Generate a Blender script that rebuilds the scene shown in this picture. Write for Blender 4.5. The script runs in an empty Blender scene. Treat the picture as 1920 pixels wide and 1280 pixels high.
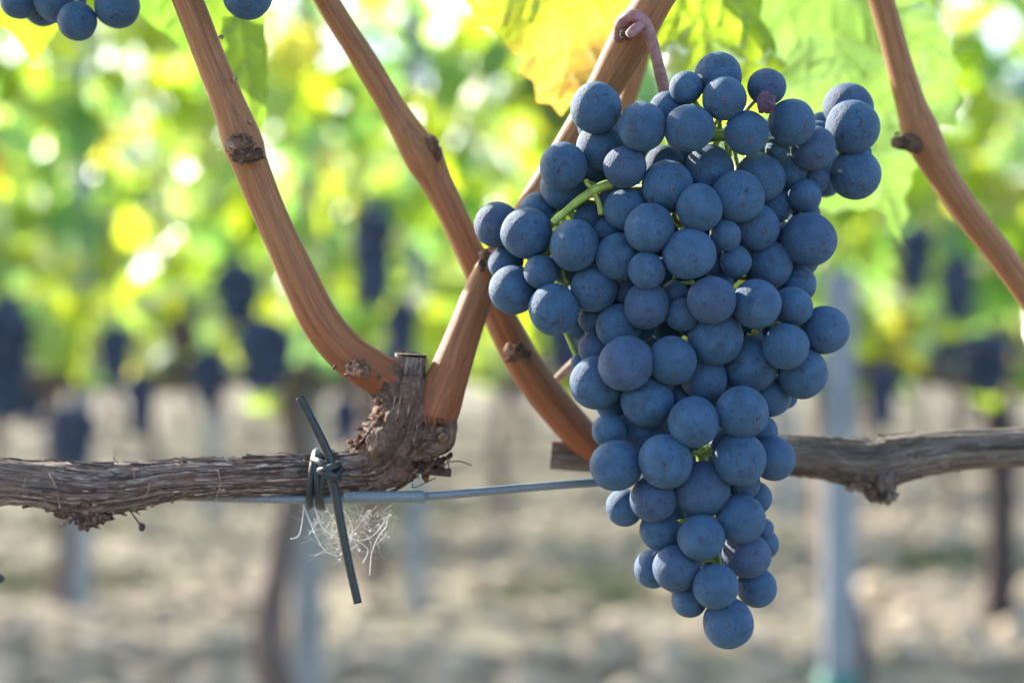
import bpy, bmesh, math, random
from mathutils import Vector, Matrix, noise, geometry
R = math.radians
sc = bpy.context.scene
C = sc.collection

# ------------------------------------------------------------------ camera, sky, sun, exposure
H = 0.85                      # camera height (crouching at the fruit zone)
FOC, FLEN = 0.612, 70.0
K = 36.0 / FLEN / 1920.0      # metres per photo pixel per metre of depth
cam = bpy.data.cameras.new('camera'); co = bpy.data.objects.new('camera', cam); C.objects.link(co)
co.location = (0, 0, H); co.rotation_euler = (R(90), 0, 0)
cam.lens = FLEN; cam.sensor_width = 36; cam.clip_start = 0.02; cam.clip_end = 3000
cam.dof.use_dof = True; cam.dof.focus_distance = FOC; cam.dof.aperture_fstop = 7.0
cam.dof.aperture_blades = 0
sc.camera = co
SUN_EL, SUN_AZ = R(29), R(-47)      # behind the vines, to the left
wd = bpy.data.worlds.new('World'); sc.world = wd; wd.use_nodes = True
nt = wd.node_tree
sky = nt.nodes.new('ShaderNodeTexSky'); sky.sky_type = 'NISHITA'; sky.sun_disc = False
sky.sun_elevation = SUN_EL; sky.sun_rotation = SUN_AZ; sky.dust_density = 2.0
nt.links.new(sky.outputs[0], nt.nodes['Background'].inputs[0]); nt.nodes['Background'].inputs[1].default_value = 0.15
sl = bpy.data.lights.new('sun', 'SUN'); sl.energy = 4.5; sl.angle = R(0.5); sl.color = (1, .93, .82)
so = bpy.data.objects.new('sun', sl); C.objects.link(so)
sv = Vector((math.sin(SUN_AZ) * math.cos(SUN_EL), math.cos(SUN_AZ) * math.cos(SUN_EL), math.sin(SUN_EL)))
so.rotation_euler = sv.to_track_quat('Z', 'Y').to_euler(); so.location = (-2, 3, 6)
sc.view_settings.view_transform = 'Standard'; sc.view_settings.look = 'None'
sc.view_settings.gamma = 1.0; sc.view_settings.exposure = 1.97
try:
    sc.cycles.use_denoising = True; sc.cycles.denoiser = 'OPENIMAGEDENOISE'
    sc.cycles.max_bounces = 8; sc.cycles.transmission_bounces = 5; sc.cycles.transparent_max_bounces = 6
    sc.cycles.sample_clamp_indirect = 6.0
    sc.cycles.caustics_reflective = False; sc.cycles.caustics_refractive = False
except Exception: pass

def P(px, py, d):             # photo pixel at a depth -> world point
    return Vector(((px - 960) * K * d, d, H - (py - 640) * K * d))

# ------------------------------------------------------------------ helpers
def tag(o, label=None, cat=None, group=None, kind=None):
    if label: o['label'] = label
    if cat: o['category'] = cat
    if group: o['group'] = group
    if kind: o['kind'] = kind
    return o
def empty(name, loc, label=None, cat=None, group=None):
    o = bpy.data.objects.new(name, None); o.empty_display_size = .05; C.objects.link(o); o.location = loc
    return tag(o, label, cat, group)
def setparent(o, p):
    if p is not None:
        o.parent = p; o.matrix_parent_inverse = Matrix.Translation(p.matrix_basis.translation).inverted()
class MB:
    """collects vertices and faces in world space; 'tc' = coordinate that follows a tube, 'col' = colour"""
    def __init__(s): s.v = []; s.f = []; s.tc = []; s.c = []
    def add(s, vs, fs, tc=None, col=(1, 1, 1, 1)):
        b = len(s.v); s.v += [tuple(v) for v in vs]; s.f += [tuple(i + b for i in f) for f in fs]
        s.tc += [tuple(t) for t in tc] if tc else [tuple(v) for v in vs]
        s.c += col if isinstance(col, list) else [col] * len(vs)
    def build(s, name, mat, parent=None, smooth=True):
        me = bpy.data.meshes.new(name)
        org = parent.matrix_basis.translation.copy() if parent is not None and parent.type == 'EMPTY' else Vector((0, 0, 0))
        me.from_pydata(s.v, [], s.f); me.update()
        a = me.attributes.new('tc', 'FLOAT_VECTOR', 'POINT'); a.data.foreach_set('vector', [x for t in s.tc for x in t])
        a = me.attributes.new('col', 'FLOAT_COLOR', 'POINT'); a.data.foreach_set('color', [x for t in s.c for x in t])
        if smooth: me.polygons.foreach_set('use_smooth', [True] * len(me.polygons))
        me.materials.append(mat)
        o = bpy.data.objects.new(name, me); C.objects.link(o)
        setparent(o, parent)
        return o
def catmull(pts, rad, n):
    out = []; m = len(pts)
    for i in range(m - 1):
        p0 = pts[max(i - 1, 0)]; p1 = pts[i]; p2 = pts[i + 1]; p3 = pts[min(i + 2, m - 1)]
        r0 = rad[max(i - 1, 0)]; r1 = rad[i]; r2 = rad[i + 1]; r3 = rad[min(i + 2, m - 1)]
        for k in range(n + (1 if i == m - 2 else 0)):
            t = k / n; t2 = t * t; t3 = t2 * t
            w = (-.5 * t3 + t2 - .5 * t, 1.5 * t3 - 2.5 * t2 + 1, -1.5 * t3 + 2 * t2 + .5 * t, .5 * t3 - .5 * t2)
            out.append((p0 * w[0] + p1 * w[1] + p2 * w[2] + p3 * w[3], max(1e-5, r0 * w[0] + r1 * w[1] + r2 * w[2] + r3 * w[3])))
    return out
def tube(mb, pts, rad, n=8, seg=16, disp=None, caps=(True, True), col=(1, 1, 1, 1), s0=0.0, flat=1.0):
    st = catmull([Vector(p) for p in pts], rad, n)
    up = Vector((0, -1, 0.01)); vs = []; tc = []; s = s0; prev = st[0][0]
    N = len(st); X = None
    for i, (p, r) in enumerate(st):
        t = (st[min(i + 1, N - 1)][0] - st[max(i - 1, 0)][0])
        t = t.normalized() if t.length > 1e-9 else Vector((1, 0, 0))
        if X is None:
            X = t.cross(up)
            if X.length < .1: X = t.cross(Vector((1, 0, 0)))
        X = (X - t * X.dot(t)).normalized(); Y = t.cross(X)
        s += (p - prev).length; prev = p
        for k in range(seg):
            a = 2 * math.pi * k / seg; c, sn = math.cos(a), math.sin(a)
            rr = r + (disp(c, sn, s, r) if disp else 0)
            vs.append(p + X * (rr * c) + Y * (rr * sn * flat)); tc.append((r * c, r * sn, s))
    fs = []
    for i in range(N - 1):
        for k in range(seg):
            fs.append((i * seg + k, i * seg + (k + 1) % seg, (i + 1) * seg + (k + 1) % seg, (i + 1) * seg + k))
    if caps[0]: fs.append(tuple(range(seg - 1, -1, -1)))
    if caps[1]: fs.append(tuple((N - 1) * seg + k for k in range(seg)))
    fs = [tuple(reversed(f)) for f in fs]
    mb.add(vs, fs, tc, col)
    return st
def n3(x, y, z): return noise.noise(Vector((x, y, z)))
def fb(x, y, z, o=3):
    return noise.fractal(Vector((x, y, z)), 1.0, 2.0, o)
SPH = {}
def ico(sub):
    if sub not in SPH:
        b = bmesh.new(); bmesh.ops.create_icosphere(b, subdivisions=sub, radius=1)
        SPH[sub] = ([v.co.copy() for v in b.verts], [tuple(v.index for v in f.verts) for f in b.faces]); b.free()
    return SPH[sub]
def blob(mb, c, r, sub=3, amp=.15, fr=2.0, seed=0, col=(1, 1, 1, 1), sc3=(1, 1, 1), rot=None):
    V, F = ico(sub); vs = []
    for v in V:
        w = v * (1 + amp * fb(v.x * fr + seed, v.y * fr, v.z * fr))
        w = Vector((w.x * sc3[0], w.y * sc3[1], w.z * sc3[2])) * r
        if rot: w = rot @ w
        vs.append(c + w)
    mb.add(vs, F, None, col)

# ------------------------------------------------------------------ materials
def newmat(name):
    m = bpy.data.materials.new(name); m.use_nodes = True
    t = m.node_tree; bs = t.nodes['Principled BSDF']
    return m, t, bs
def nd(t, typ, **kw):
    n = t.nodes.new(typ)
    for k, v in kw.items():
        if k.startswith('i_'):
            key = k[2:]; key = int(key) if key.isdigit() else key
            n.inputs[key].default_value = v
        else: setattr(n, k, v)
    return n
def mixc(t, fac, a, b, mode='MIX'):
    n = t.nodes.new('ShaderNodeMix'); n.data_type = 'RGBA'; n.blend_type = mode
    for s, v in ((n.inputs[0], fac), (n.inputs[6], a), (n.inputs[7], b)):
        if hasattr(v, 'is_output'): t.links.new(v, s)
        elif isinstance(v, tuple): s.default_value = v if len(v) == 4 else (*v, 1)
        else: s.default_value = v
    return n.outputs[2]
def mapr(t, val, a, b, c=0.0, d=1.0):
    n = nd(t, 'ShaderNodeMapRange'); n.inputs[1].default_value = a; n.inputs[2].default_value = b
    n.inputs[3].default_value = c; n.inputs[4].default_value = d; t.links.new(val, n.inputs[0]); return n.outputs[0]
def noi(t, vec, scale, det=3, rough=.5):
    n = nd(t, 'ShaderNodeTexNoise'); n.inputs['Scale'].default_value = scale; n.inputs['Detail'].default_value = det
    n.inputs['Roughness'].default_value = rough; t.links.new(vec, n.inputs['Vector']); return n.outputs[0]
def scaled(t, vec, s):
    n = nd(t, 'ShaderNodeMapping'); n.inputs['Scale'].default_value = s; t.links.new(vec, n.inputs['Vector']); return n.outputs[0]
def attr(t, name):
    n = nd(t, 'ShaderNodeAttribute'); n.attribute_name = name; return n
def bump(t, bs, h, dist, strength=1.0):
    n = nd(t, 'ShaderNodeBump'); n.inputs['Distance'].default_value = dist; n.inputs['Strength'].default_value = strength
    t.links.new(h, n.inputs['Height']); t.links.new(n.outputs[0], bs.inputs['Normal'])
def math_(t, op, a, b=None):
    n = nd(t, 'ShaderNodeMath'); n.operation = op
    for i, v in enumerate((a, b)):
        if v is None: continue
        if hasattr(v, 'is_output'): t.links.new(v, n.inputs[i])
        else: n.inputs[i].default_value = v
    return n.outputs[0]

def berry_mat(name='grape_skin', bloom=(.043, .118, .240), dark=(.016, .022, .045), wear=0.0):
    m, t, bs = newmat(name)
    tc = nd(t, 'ShaderNodeTexCoord').outputs['Object']; oi = nd(t, 'ShaderNodeObjectInfo').outputs['Random']
    at = attr(t, 'col')                                      # stuff berries carry their own random shift
    off = nd(t, 'ShaderNodeVectorMath', operation='ADD')
    sc_ = nd(t, 'ShaderNodeCombineXYZ'); r50 = math_(t, 'MULTIPLY', oi, 50.0)
    for i in range(3): t.links.new(r50, sc_.inputs[i])
    t.links.new(tc, off.inputs[0]); t.links.new(sc_.outputs[0], off.inputs[1]); v = off.outputs[0]
    big = mapr(t, noi(t, v, 1.5, 6, .65), .38, .62)
    rub = mapr(t, noi(t, v, 3.2, 6, .7), .56 - wear, .66 - wear)
    fine = mapr(t, noi(t, v, 26, 3, .7), .3, .7)
    c = mixc(t, big, bloom, tuple(x * .62 for x in bloom))
    c = mixc(t, math_(t, 'MULTIPLY', fine, .30), c, dark)
    # whole-berry tint: some thinner bloom, some purple
    prp = mapr(t, math_(t, 'FRACT', math_(t, 'MULTIPLY', oi, 17.3)), .80, 1.0, 0, .38)
    c = mixc(t, prp, c, (.05, .038, .10))
    shd = mapr(t, math_(t, 'FRACT', math_(t, 'MULTIPLY', oi, 7.7)), 0, 1, 0, .35)
    c = mixc(t, shd, c, tuple(x * .62 for x in bloom))
    c = mixc(t, math_(t, 'MULTIPLY', rub, .78), c, dark)
    # streaky scuffs in the bloom
    sv_ = noi(t, scaled(t, v, (1.2, 1.2, 7)), 2.2, 5, .7)
    c = mixc(t, mapr(t, sv_, .62, .78, 0, .35), c, (.09, .145, .26))
    # dark lenticels
    vo = nd(t, 'ShaderNodeTexVoronoi'); vo.inputs['Scale'].default_value = 5.5; t.links.new(v, vo.inputs['Vector'])
    sep = nd(t, 'ShaderNodeSeparateColor'); t.links.new(vo.outputs['Color'], sep.inputs[0])
    thr = mapr(t, sep.outputs[0], .3, 1.0, .01, .15)
    dots = mapr(t, math_(t, 'SUBTRACT', vo.outputs['Distance'], thr), -.03, .01, 1, 0)
    c = mixc(t, math_(t, 'MULTIPLY', dots, .95), c, (.010, .009, .016))
    vo2 = nd(t, 'ShaderNodeTexVoronoi'); vo2.inputs['Scale'].default_value = 13; t.links.new(v, vo2.inputs['Vector'])
    sep2 = nd(t, 'ShaderNodeSeparateColor'); t.links.new(vo2.outputs['Color'], sep2.inputs[0])
    w1 = mapr(t, vo2.outputs['Distance'], .11, .19, 1, 0); w2 = mapr(t, sep2.outputs[1], .66, .70, 0, 1)
    c = mixc(t, math_(t, 'MULTIPLY', math_(t, 'MULTIPLY', w1, w2), .75), c, (.30, .36, .46))
    w3 = mapr(t, sep2.outputs[2], .86, .9, 0, 1)
    c = mixc(t, math_(t, 'MULTIPLY', math_(t, 'MULTIPLY', mapr(t, vo2.outputs['Distance'], .14, .24, 1, 0), w3), .9), c, (.02, .018, .03))
    c = mixc(t, mapr(t, noi(t, v, 2.6, 6, .75), .685, .72, 0, .85), c, (.030, .017, .020))
    # pistil scar at local -Z
    dv = nd(t, 'ShaderNodeVectorMath', operation='DISTANCE'); dv.inputs[1].default_value = (0, 0, -1); t.links.new(tc, dv.inputs[0])
    c = mixc(t, mapr(t, dv.outputs['Value'], .085, .12, .55, 0), c, (.03, .03, .05))
    has = mapr(t, math_(t, 'FRACT', math_(t, 'MULTIPLY', oi, 31.7)), .50, .52, 0, .8)
    c = mixc(t, math_(t, 'MULTIPLY', mapr(t, dv.outputs['Value'], .035, .065, 1, 0), has), c, (.17, .10, .06))
    t.links.new(c, bs.inputs['Base Color'])
    bs.inputs['Roughness'].default_value = .62; bs.inputs['Specular IOR Level'].default_value = .28
    bs.inputs['Sheen Weight'].default_value = .13; bs.inputs['Sheen Roughness'].default_value = .45
    bs.inputs['Sheen Tint'].default_value = (.4, .65, 1, 1)
    bump(t, bs, noi(t, v, 9, 5, .7), .02, .35)
    return m
M_BERRY = berry_mat()
M_BERRYD = berry_mat('grape_skin_far', (.050, .070, .115), (.022, .028, .055))
def bark_mat(name, dark, mid, light, k=1.0, ridge=.0012, stretch=.07, lightamt=.5, rgh=.78):
    m, t, bs = newmat(name)
    tc = attr(t, 'tc').outputs['Vector']; col = attr(t, 'col').outputs['Color']
    v = scaled(t, tc, (1, 1, stretch)); v2 = scaled(t, tc, (1, 1, stretch * 2.6))
    f1 = noi(t, v, 420 * k, 6, .65); f2 = noi(t, v2, 1300 * k, 5, .7); f3 = noi(t, tc, 90 * k, 5, .6)
    c = mixc(t, mapr(t, f1, .34, .62), dark, mid)
    c = mixc(t, math_(t, 'MULTIPLY', mapr(t, f2, .48, .72), mapr(t, f3, .35, .65, lightamt * .35, lightamt * 1.5)), c, light)
    c = mixc(t, mapr(t, noi(t, v, 800 * k, 3, .8), .62, .7, 0, .75), c, tuple(x * .35 for x in dark))
    c = mixc(t, 1.0, c, col, 'MULTIPLY')
    t.links.new(c, bs.inputs['Base Color']); bs.inputs['Roughness'].default_value = rgh
    bs.inputs['Specular IOR Level'].default_value = .3 if rgh > .7 else .5
    h = nd(t, 'ShaderNodeMath'); h.operation = 'ADD'; t.links.new(f1, h.inputs[0]); t.links.new(f2, h.inputs[1])
    bump(t, bs, h.outputs[0], ridge, 1.0)
    return m
M_CORDON = bark_mat('cordon_bark', (.075, .043, .033), (.23, .165, .145), (.56, .52, .50), ridge=.0016, stretch=.05, lightamt=.85)
M_CORDON2 = bark_mat('grey_cordon_bark', (.07, .053, .045), (.19, .155, .135), (.40, .37, .36), ridge=.0012, stretch=.05, lightamt=.7)
M_SPUR = bark_mat('spur_bark', (.08, .045, .035), (.23, .145, .11), (.50, .42, .37), ridge=.0016, stretch=.5, lightamt=.5)
M_CANE = bark_mat('cane_bark', (.15, .056, .022), (.28, .118, .046), (.42, .225, .12), ridge=.00018, stretch=.022, lightamt=.5, rgh=.68)
M_TRUNK = bark_mat('trunk_bark', (.07, .05, .045), (.20, .15, .13), (.38, .32, .30), k=.18, ridge=.006, stretch=.15)
def plain(name, col, rough=.6, metal=0, var=.15, scale=200, spec=.4, bmp=0):
    m, t, bs = newmat(name); g = nd(t, 'ShaderNodeTexCoord').outputs['Object']
    f = noi(t, g, scale, 4, .6)
    t.links.new(mixc(t, mapr(t, f, .3, .7), tuple(x * (1 - var) for x in col), tuple(min(1, x * (1 + var)) for x in col)), bs.inputs['Base Color'])
    bs.inputs['Roughness'].default_value = rough; bs.inputs['Metallic'].default_value = metal
    bs.inputs['Specular IOR Level'].default_value = spec
    if bmp: bump(t, bs, f, bmp, 1)
    return m
M_GREEN = plain('green_stem', (.26, .36, .08), .5, 0, .3, 300, .4, .0004)
M_PED = plain('purple_stem', (.26, .13, .14), .55, 0, .35, 380, .4, .0004)
M_BUD = bark_mat('bud_scale', (.06, .032, .022), (.20, .11, .075), (.45, .36, .30), ridge=.0010, stretch=.7, lightamt=.5)
M_STUB = plain('cut_wood', (.40, .32, .26), .85, 0, .45, 500, .2, .0008)
M_WIRE = plain('wire_zinc', (.13, .165, .20), .45, .1, .2, 900, .6)
M_TIE = plain('black_rubber', (.013, .022, .028), .48, 0, .25, 400, .5, .0003)
M_POST = plain('galvanised_post', (.22, .255, .29), .45, .35, .15, 14, .5)
M_WEB = plain('spider_silk', (.85, .83, .80), .5, 0, .1, 300)
M_RAISIN = plain('raisin_skin', (.06, .035, .075), .6, 0, .4, 300, .4, .001)
M_STONE = plain('stone', (.34, .28, .21), .9, 0, .35, 9, .2)
M_GRASS = plain('weed_blades', (.105, .135, .06), .8, 0, .3, 20)
M_BAND = plain('green_band', (.03, .16, .13), .7)

def leaf_mat(name, glossy=.10, tr=.62, vein=False, mult=(4.9, 4.4, 1.7)):
    m = bpy.data.materials.new(name); m.use_nodes = True; t = m.node_tree
    t.nodes.remove(t.nodes['Principled BSDF']); out = t.nodes['Material Output']
    col = attr(t, 'col').outputs['Color']; g = attr(t, 'tc').outputs['Vector']
    base = mixc(t, mapr(t, noi(t, g, 60 if vein else 22, 4, .6), .3, .7), col, mixc(t, 1.0, col, (.72, .80, .7), 'MULTIPLY'))
    # light that passes through a leaf comes out yellower than what it reflects
    tcol = mixc(t, 1.0, base, mult, 'MULTIPLY')
    d = nd(t, 'ShaderNodeBsdfDiffuse'); tl = nd(t, 'ShaderNodeBsdfTranslucent'); gl = nd(t, 'ShaderNodeBsdfGlossy'); gl.inputs['Roughness'].default_value = .33
    gl.inputs['Color'].default_value = (.9, .95, 1, 1)
    cl = nd(t, 'ShaderNodeClamp')
    t.links.new(base, d.inputs[0]); t.links.new(tcol, tl.inputs[0])
    m1 = nd(t, 'ShaderNodeMixShader'); m1.inputs[0].default_value = tr; t.links.new(d.outputs[0], m1.inputs[1]); t.links.new(tl.outputs[0], m1.inputs[2])
    fr = nd(t, 'ShaderNodeFresnel'); fr.inputs[0].default_value = 1.42
    m2 = nd(t, 'ShaderNodeMixShader'); t.links.new(math_(t, 'ADD', math_(t, 'MULTIPLY', fr.outputs[0], .4), glossy * .4), m2.inputs[0])
    t.links.new(m1.outputs[0], m2.inputs[1]); t.links.new(gl.outputs[0], m2.inputs[2]); t.links.new(m2.outputs[0], out.inputs[0])
    if vein:
        bp = nd(t, 'ShaderNodeBump'); bp.inputs['Distance'].default_value = .0012; t.links.new(noi(t, g, 160, 4), bp.inputs['Height'])
        for s_ in (d, tl, gl): t.links.new(bp.outputs[0], s_.inputs['Normal'])
    return m
M_LEAF = leaf_mat('vine_leaf'); M_BIGLEAF = leaf_mat('near_vine_leaf', .05, .6, True, (3.6, 3.5, 1.3)); M_PALELEAF = leaf_mat('pale_vine_leaf', .08, .5, True, (3.3, 3.35, 1.35))

def ground_mat():
    m, t, bs = newmat('dry_soil'); g = nd(t, 'ShaderNodeTexCoord').outputs['Object']
    a = noi(t, g, 1.1, 6, .6); b = noi(t, g, 9, 6, .7); c3 = noi(t, g, 45, 4, .7)
    c = mixc(t, mapr(t, b, .35, .65), (.075, .064, .045), (.19, .165, .12))
    c = mixc(t, mapr(t, a, .5, .62, 0, .7), c, (.13, .145, .09))
    c = mixc(t, mapr(t, noi(t, g, 4.5, 4, .6), .55, .64, 0, .8), c, (.30, .25, .19))
    c = mixc(t, mapr(t, c3, .52, .66, 0, .6), c, (.46, .41, .36))
    t.links.new(c, bs.inputs['Base Color']); bs.inputs['Roughness'].default_value = .95; bs.inputs['Specular IOR Level'].default_value = .15
    bump(t, bs, b, .03, .8)
    return m
M_SOIL = ground_mat()

# ------------------------------------------------------------------ ground
def build_ground():
    mb = MB(); xs = [-1500, -400, -100, -30, -12] + [-8 + .1 * i for i in range(161)] + [12, 30, 100, 400, 1500]
    ys = [-200, -30, -5, 0] + [3 + .1 * i for i in range(181)] + [25, 32, 50, 100, 300, 800, 2500]
    vs = []
    for y in ys:
        for x in xs:
            near = 1 if (abs(x) < 8.2 and 2.5 < y < 22) else 0
            z = near * (.035 * n3(x * 1.5, y * 1.5, 0) + .03 * n3(x * 6, y * 6, 3) + .02 * n3(x * 14, y * 14, 5))
            vs.append((x, y, z))
    n = len(xs)
    fs = [(j * n + i, j * n + i + 1, (j + 1) * n + i + 1, (j + 1) * n + i) for j in range(len(ys) - 1) for i in range(n - 1)]
    mb.add(vs, fs); tag(mb.build('ground', M_SOIL), kind='structure')
    rnd = random.Random(5); mb = MB()
    for i in range(5200):
        y = 4.2 + 12 * rnd.random() ** 1.3; x = (rnd.random() - .5) * (y * .62 + 1)
        r = .012 + .06 * rnd.random() ** 4
        g = .6 + .7 * rnd.random()
        blob(mb, Vector((x, y, r * .3)), r, 1, .4, 1.5, i, sc3=(1, .8 + .5 * rnd.random(), .6))
    tag(mb.build('stones', M_STONE, smooth=False), 'pale stones and dry clods strewn over the vineyard soil', 'stones', kind='stuff')
    mb = MB(); 
    patches = [(1080, 1030, 6.6, .30), (60, 985, 6.9, .45), (150, 930, 9, .6), (1330, 960, 8.5, .4), (700, 930, 9.5, .5), (1800, 1010, 7.5, .35)]
    for (px, py, d, w) in patches:
        c = P(px, py, d)
        for i in range(500):
            x = c.x + rnd.gauss(0, w * .45); y = d + rnd.gauss(0, w * .5); h = .03 + .07 * rnd.random()
            a = rnd.random() * 6.28; dx, dy = math.cos(a) * .006, math.sin(a) * .006; lx, ly = rnd.gauss(0, .02), rnd.gauss(0, .02)
            g = .7 + .6 * rnd.random()
            mb.add([(x - dx, y - dy, 0), (x + dx, y + dy, 0), (x + lx, y + ly, h)], [(0, 1, 2)], None, (.10 * g, .17 * g, .04 * g, 1))
    tag(mb.build('grass', M_GRASS, smooth=False), 'short green weeds growing in patches between the far rows', 'grass', kind='stuff')
build_ground()

# ------------------------------------------------------------------ vine leaves
LEAF_OUT = []
for a, r in ((-90, .28), (-70, .62), (-48, .80), (-28, .62), (-8, .95), (12, .98), (32, .66), (52, 1.0), (72, 1.05), (90, 1.2),
             (108, 1.05), (128, 1.0), (148, .66), (168, .98), (188, .95), (208, .62), (228, .80), (250, .62)):
    LEAF_OUT.append((math.cos(R(a)) * r, math.sin(R(a)) * r + .1))
def leaf_colour(rnd, warm=.1):
    q = rnd.random()
    if q < warm * .12: c = (.20, .13, .06)
    elif q < warm * .7: c = (.17, .175, .045)
    elif q < .33 + warm: c = (.150, .195, .022)
    elif q < .66: c = (.110, .175, .030)
    else: c = (.065, .140, .070)  # dark teal leaves: cool shade put into the leaf colour
    g = .75 + .5 * rnd.random(); return (c[0] * g, c[1] * g, c[2] * g, 1)
def add_leaf(mb, c, size, nrm, tipdir, col, rnd, cup=.25):
    nrm = nrm.normalized(); Yv = (tipdir - nrm * tipdir.dot(nrm))
    Yv = Yv.normalized() if Yv.length > 1e-4 else nrm.orthogonal().normalized()
    Xv = Yv.cross(nrm); vs = [c]; f1 = rnd.uniform(-cup, cup); f2 = rnd.uniform(-cup, cup)
    for (x, y) in LEAF_OUT:
        z = abs(x) * f1 + y * y * f2 + .06 * rnd.uniform(-1, 1)
        vs.append(c + (Xv * x + Yv * y + nrm * z) * size)
    n = len(LEAF_OUT)
    mb.add(vs, [(0, 1 + i, 1 + (i + 1) % n) for i in range(n)], None, col)
def foliage(mb, rnd, n, x0, x1, y0, y1, z0, z1, warm, size=(.036, .064), densexp=1.0):
    for i in range(n):
        z = z0 + (z1 - z0) * rnd.random() ** densexp
        c = Vector((rnd.uniform(x0, x1), (y0 + y1) / 2 + (y1 - y0) / 2 * max(-1, min(1, rnd.gauss(0, .55))), z))
        a = rnd.random() * 2 * math.pi; el = rnd.gauss(.25, .55)
        nrm = Vector((math.cos(a) * math.cos(el), math.sin(a) * math.cos(el), math.sin(el) + .15))
        add_leaf(mb, c, rnd.uniform(*size), nrm, Vector((rnd.gauss(0, .5), rnd.gauss(0, .5), -1)), leaf_colour(rnd, warm), rnd)

# ------------------------------------------------------------------ vines of the rows behind
def vine_proto(seed, n):
    rnd = random.Random(seed); t = empty('grapevine', (0, 0, 0))
    mb = MB(); pts = [Vector((rnd.uniform(-.02, .02), 0, -.03))]; rr = [.040]
    for k in range(1, 6): pts.append(Vector((rnd.uniform(-.035, .035), rnd.uniform(-.03, .03), k * .155))); rr.append(.034 - .002 * k)
    tube(mb, pts, rr, 5, 12, lambda c, s, l, r: r * .25 * n3(c * 1.5, s * 1.5, l * 9 + seed))
    mb.build('trunk', M_TRUNK, t)
    mb = MB(); pts = [Vector((-.5 + .1 * k, rnd.uniform(-.012, .012), .79 + rnd.uniform(-.012, .012))) for k in range(11)]
    tube(mb, pts, [.019 + rnd.uniform(-.003, .004) for _ in pts], 4, 10, lambda c, s, l, r: r * .2 * n3(c * 2, s * 2, l * 20))
    mb.build('cordon', M_TRUNK, t)
    for k in range(7):
        mb = MB(); x = -.45 + .15 * k + rnd.uniform(-.03, .03); lean = rnd.uniform(-.18, .18)
        tube(mb, [(x, 0, .80), (x + lean * .25, rnd.uniform(-.04, .04), 1.05), (x + lean * .7, rnd.uniform(-.06, .06), 1.35), (x + lean, rnd.uniform(-.06, .06), 1.75)],
             [.006, .0048, .004, .0025], 4, 6)
        mb.build('cane', M_CANE, t)
    mb = MB()
    foliage(mb, rnd, int(n * .74), -.53, .53, -.17, .17, .92, 1.35, .10, densexp=.8)
    foliage(mb, rnd, int(n * .98), -.53, .53, -.20, .20, 1.25, 1.95, .06)
    foliage(mb, rnd, int(n * .30), -.5, .5, -.15, .15, .76, .97, .12)
    mb.build('foliage', M_LEAF, t)
    return t
def copy_tree(o, few=False):
    c = o.copy(); C.objects.link(c)
    for ch in list(o.children):
        if few and ch.name.startswith('cane'): continue
        d = ch.copy(); C.objects.link(d); d.parent = c
    return c
ROWS = [3.5, 6.4, 9.3, 12.2, 15.1, 18.0, 20.9, 24.5]
ORD = ['first', 'second', 'third', 'fourth', 'fifth', 'sixth', 'seventh', 'eighth', 'ninth', 'tenth', 'eleventh', 'twelfth', 'thirteenth', 'fourteenth', 'fifteenth', 'sixteenth', 'seventeenth']
ROWN = ['nearest background row', 'second background row', 'third background row', 'fourth background row', 'fifth background row', 'sixth background row', 'seventh background row', 'farthest background row']
protos = [vine_proto(11, 250), vine_proto(12, 230), vine_proto(13, 265)]
used = set(); rnd = random.Random(3)
PX_TRUNKS = {0: [-.62, .36, 1.28], 1: None}
for ri, Y in enumerate(ROWS):
    half = 960 * K * Y
    if ri == 0: xs = [-1.40, -.40, .578]
    elif ri == 1: off = (1862 - 960) * K * Y; xs = [off - 4, off - 3, off - 2, off - 1, off, ]
    else:
        n = int(half + .4); xs = [i + rnd.uniform(-.2, .2) for i in range(-n, n + 1)]
    for k, x in enumerate(xs):
        j = (k + ri) % 3; src = protos[j]
        o = src if j not in used else copy_tree(src, ri > 3); used.add(j)
        o.location = (x, Y, 0); o.rotation_euler.z = 0
        tag(o, 'blurred leafy grapevine, %s from the left in the %s' % (ORD[k], ROWN[ri]), 'grapevine', 'out of focus grapevines in the rows behind')

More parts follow.
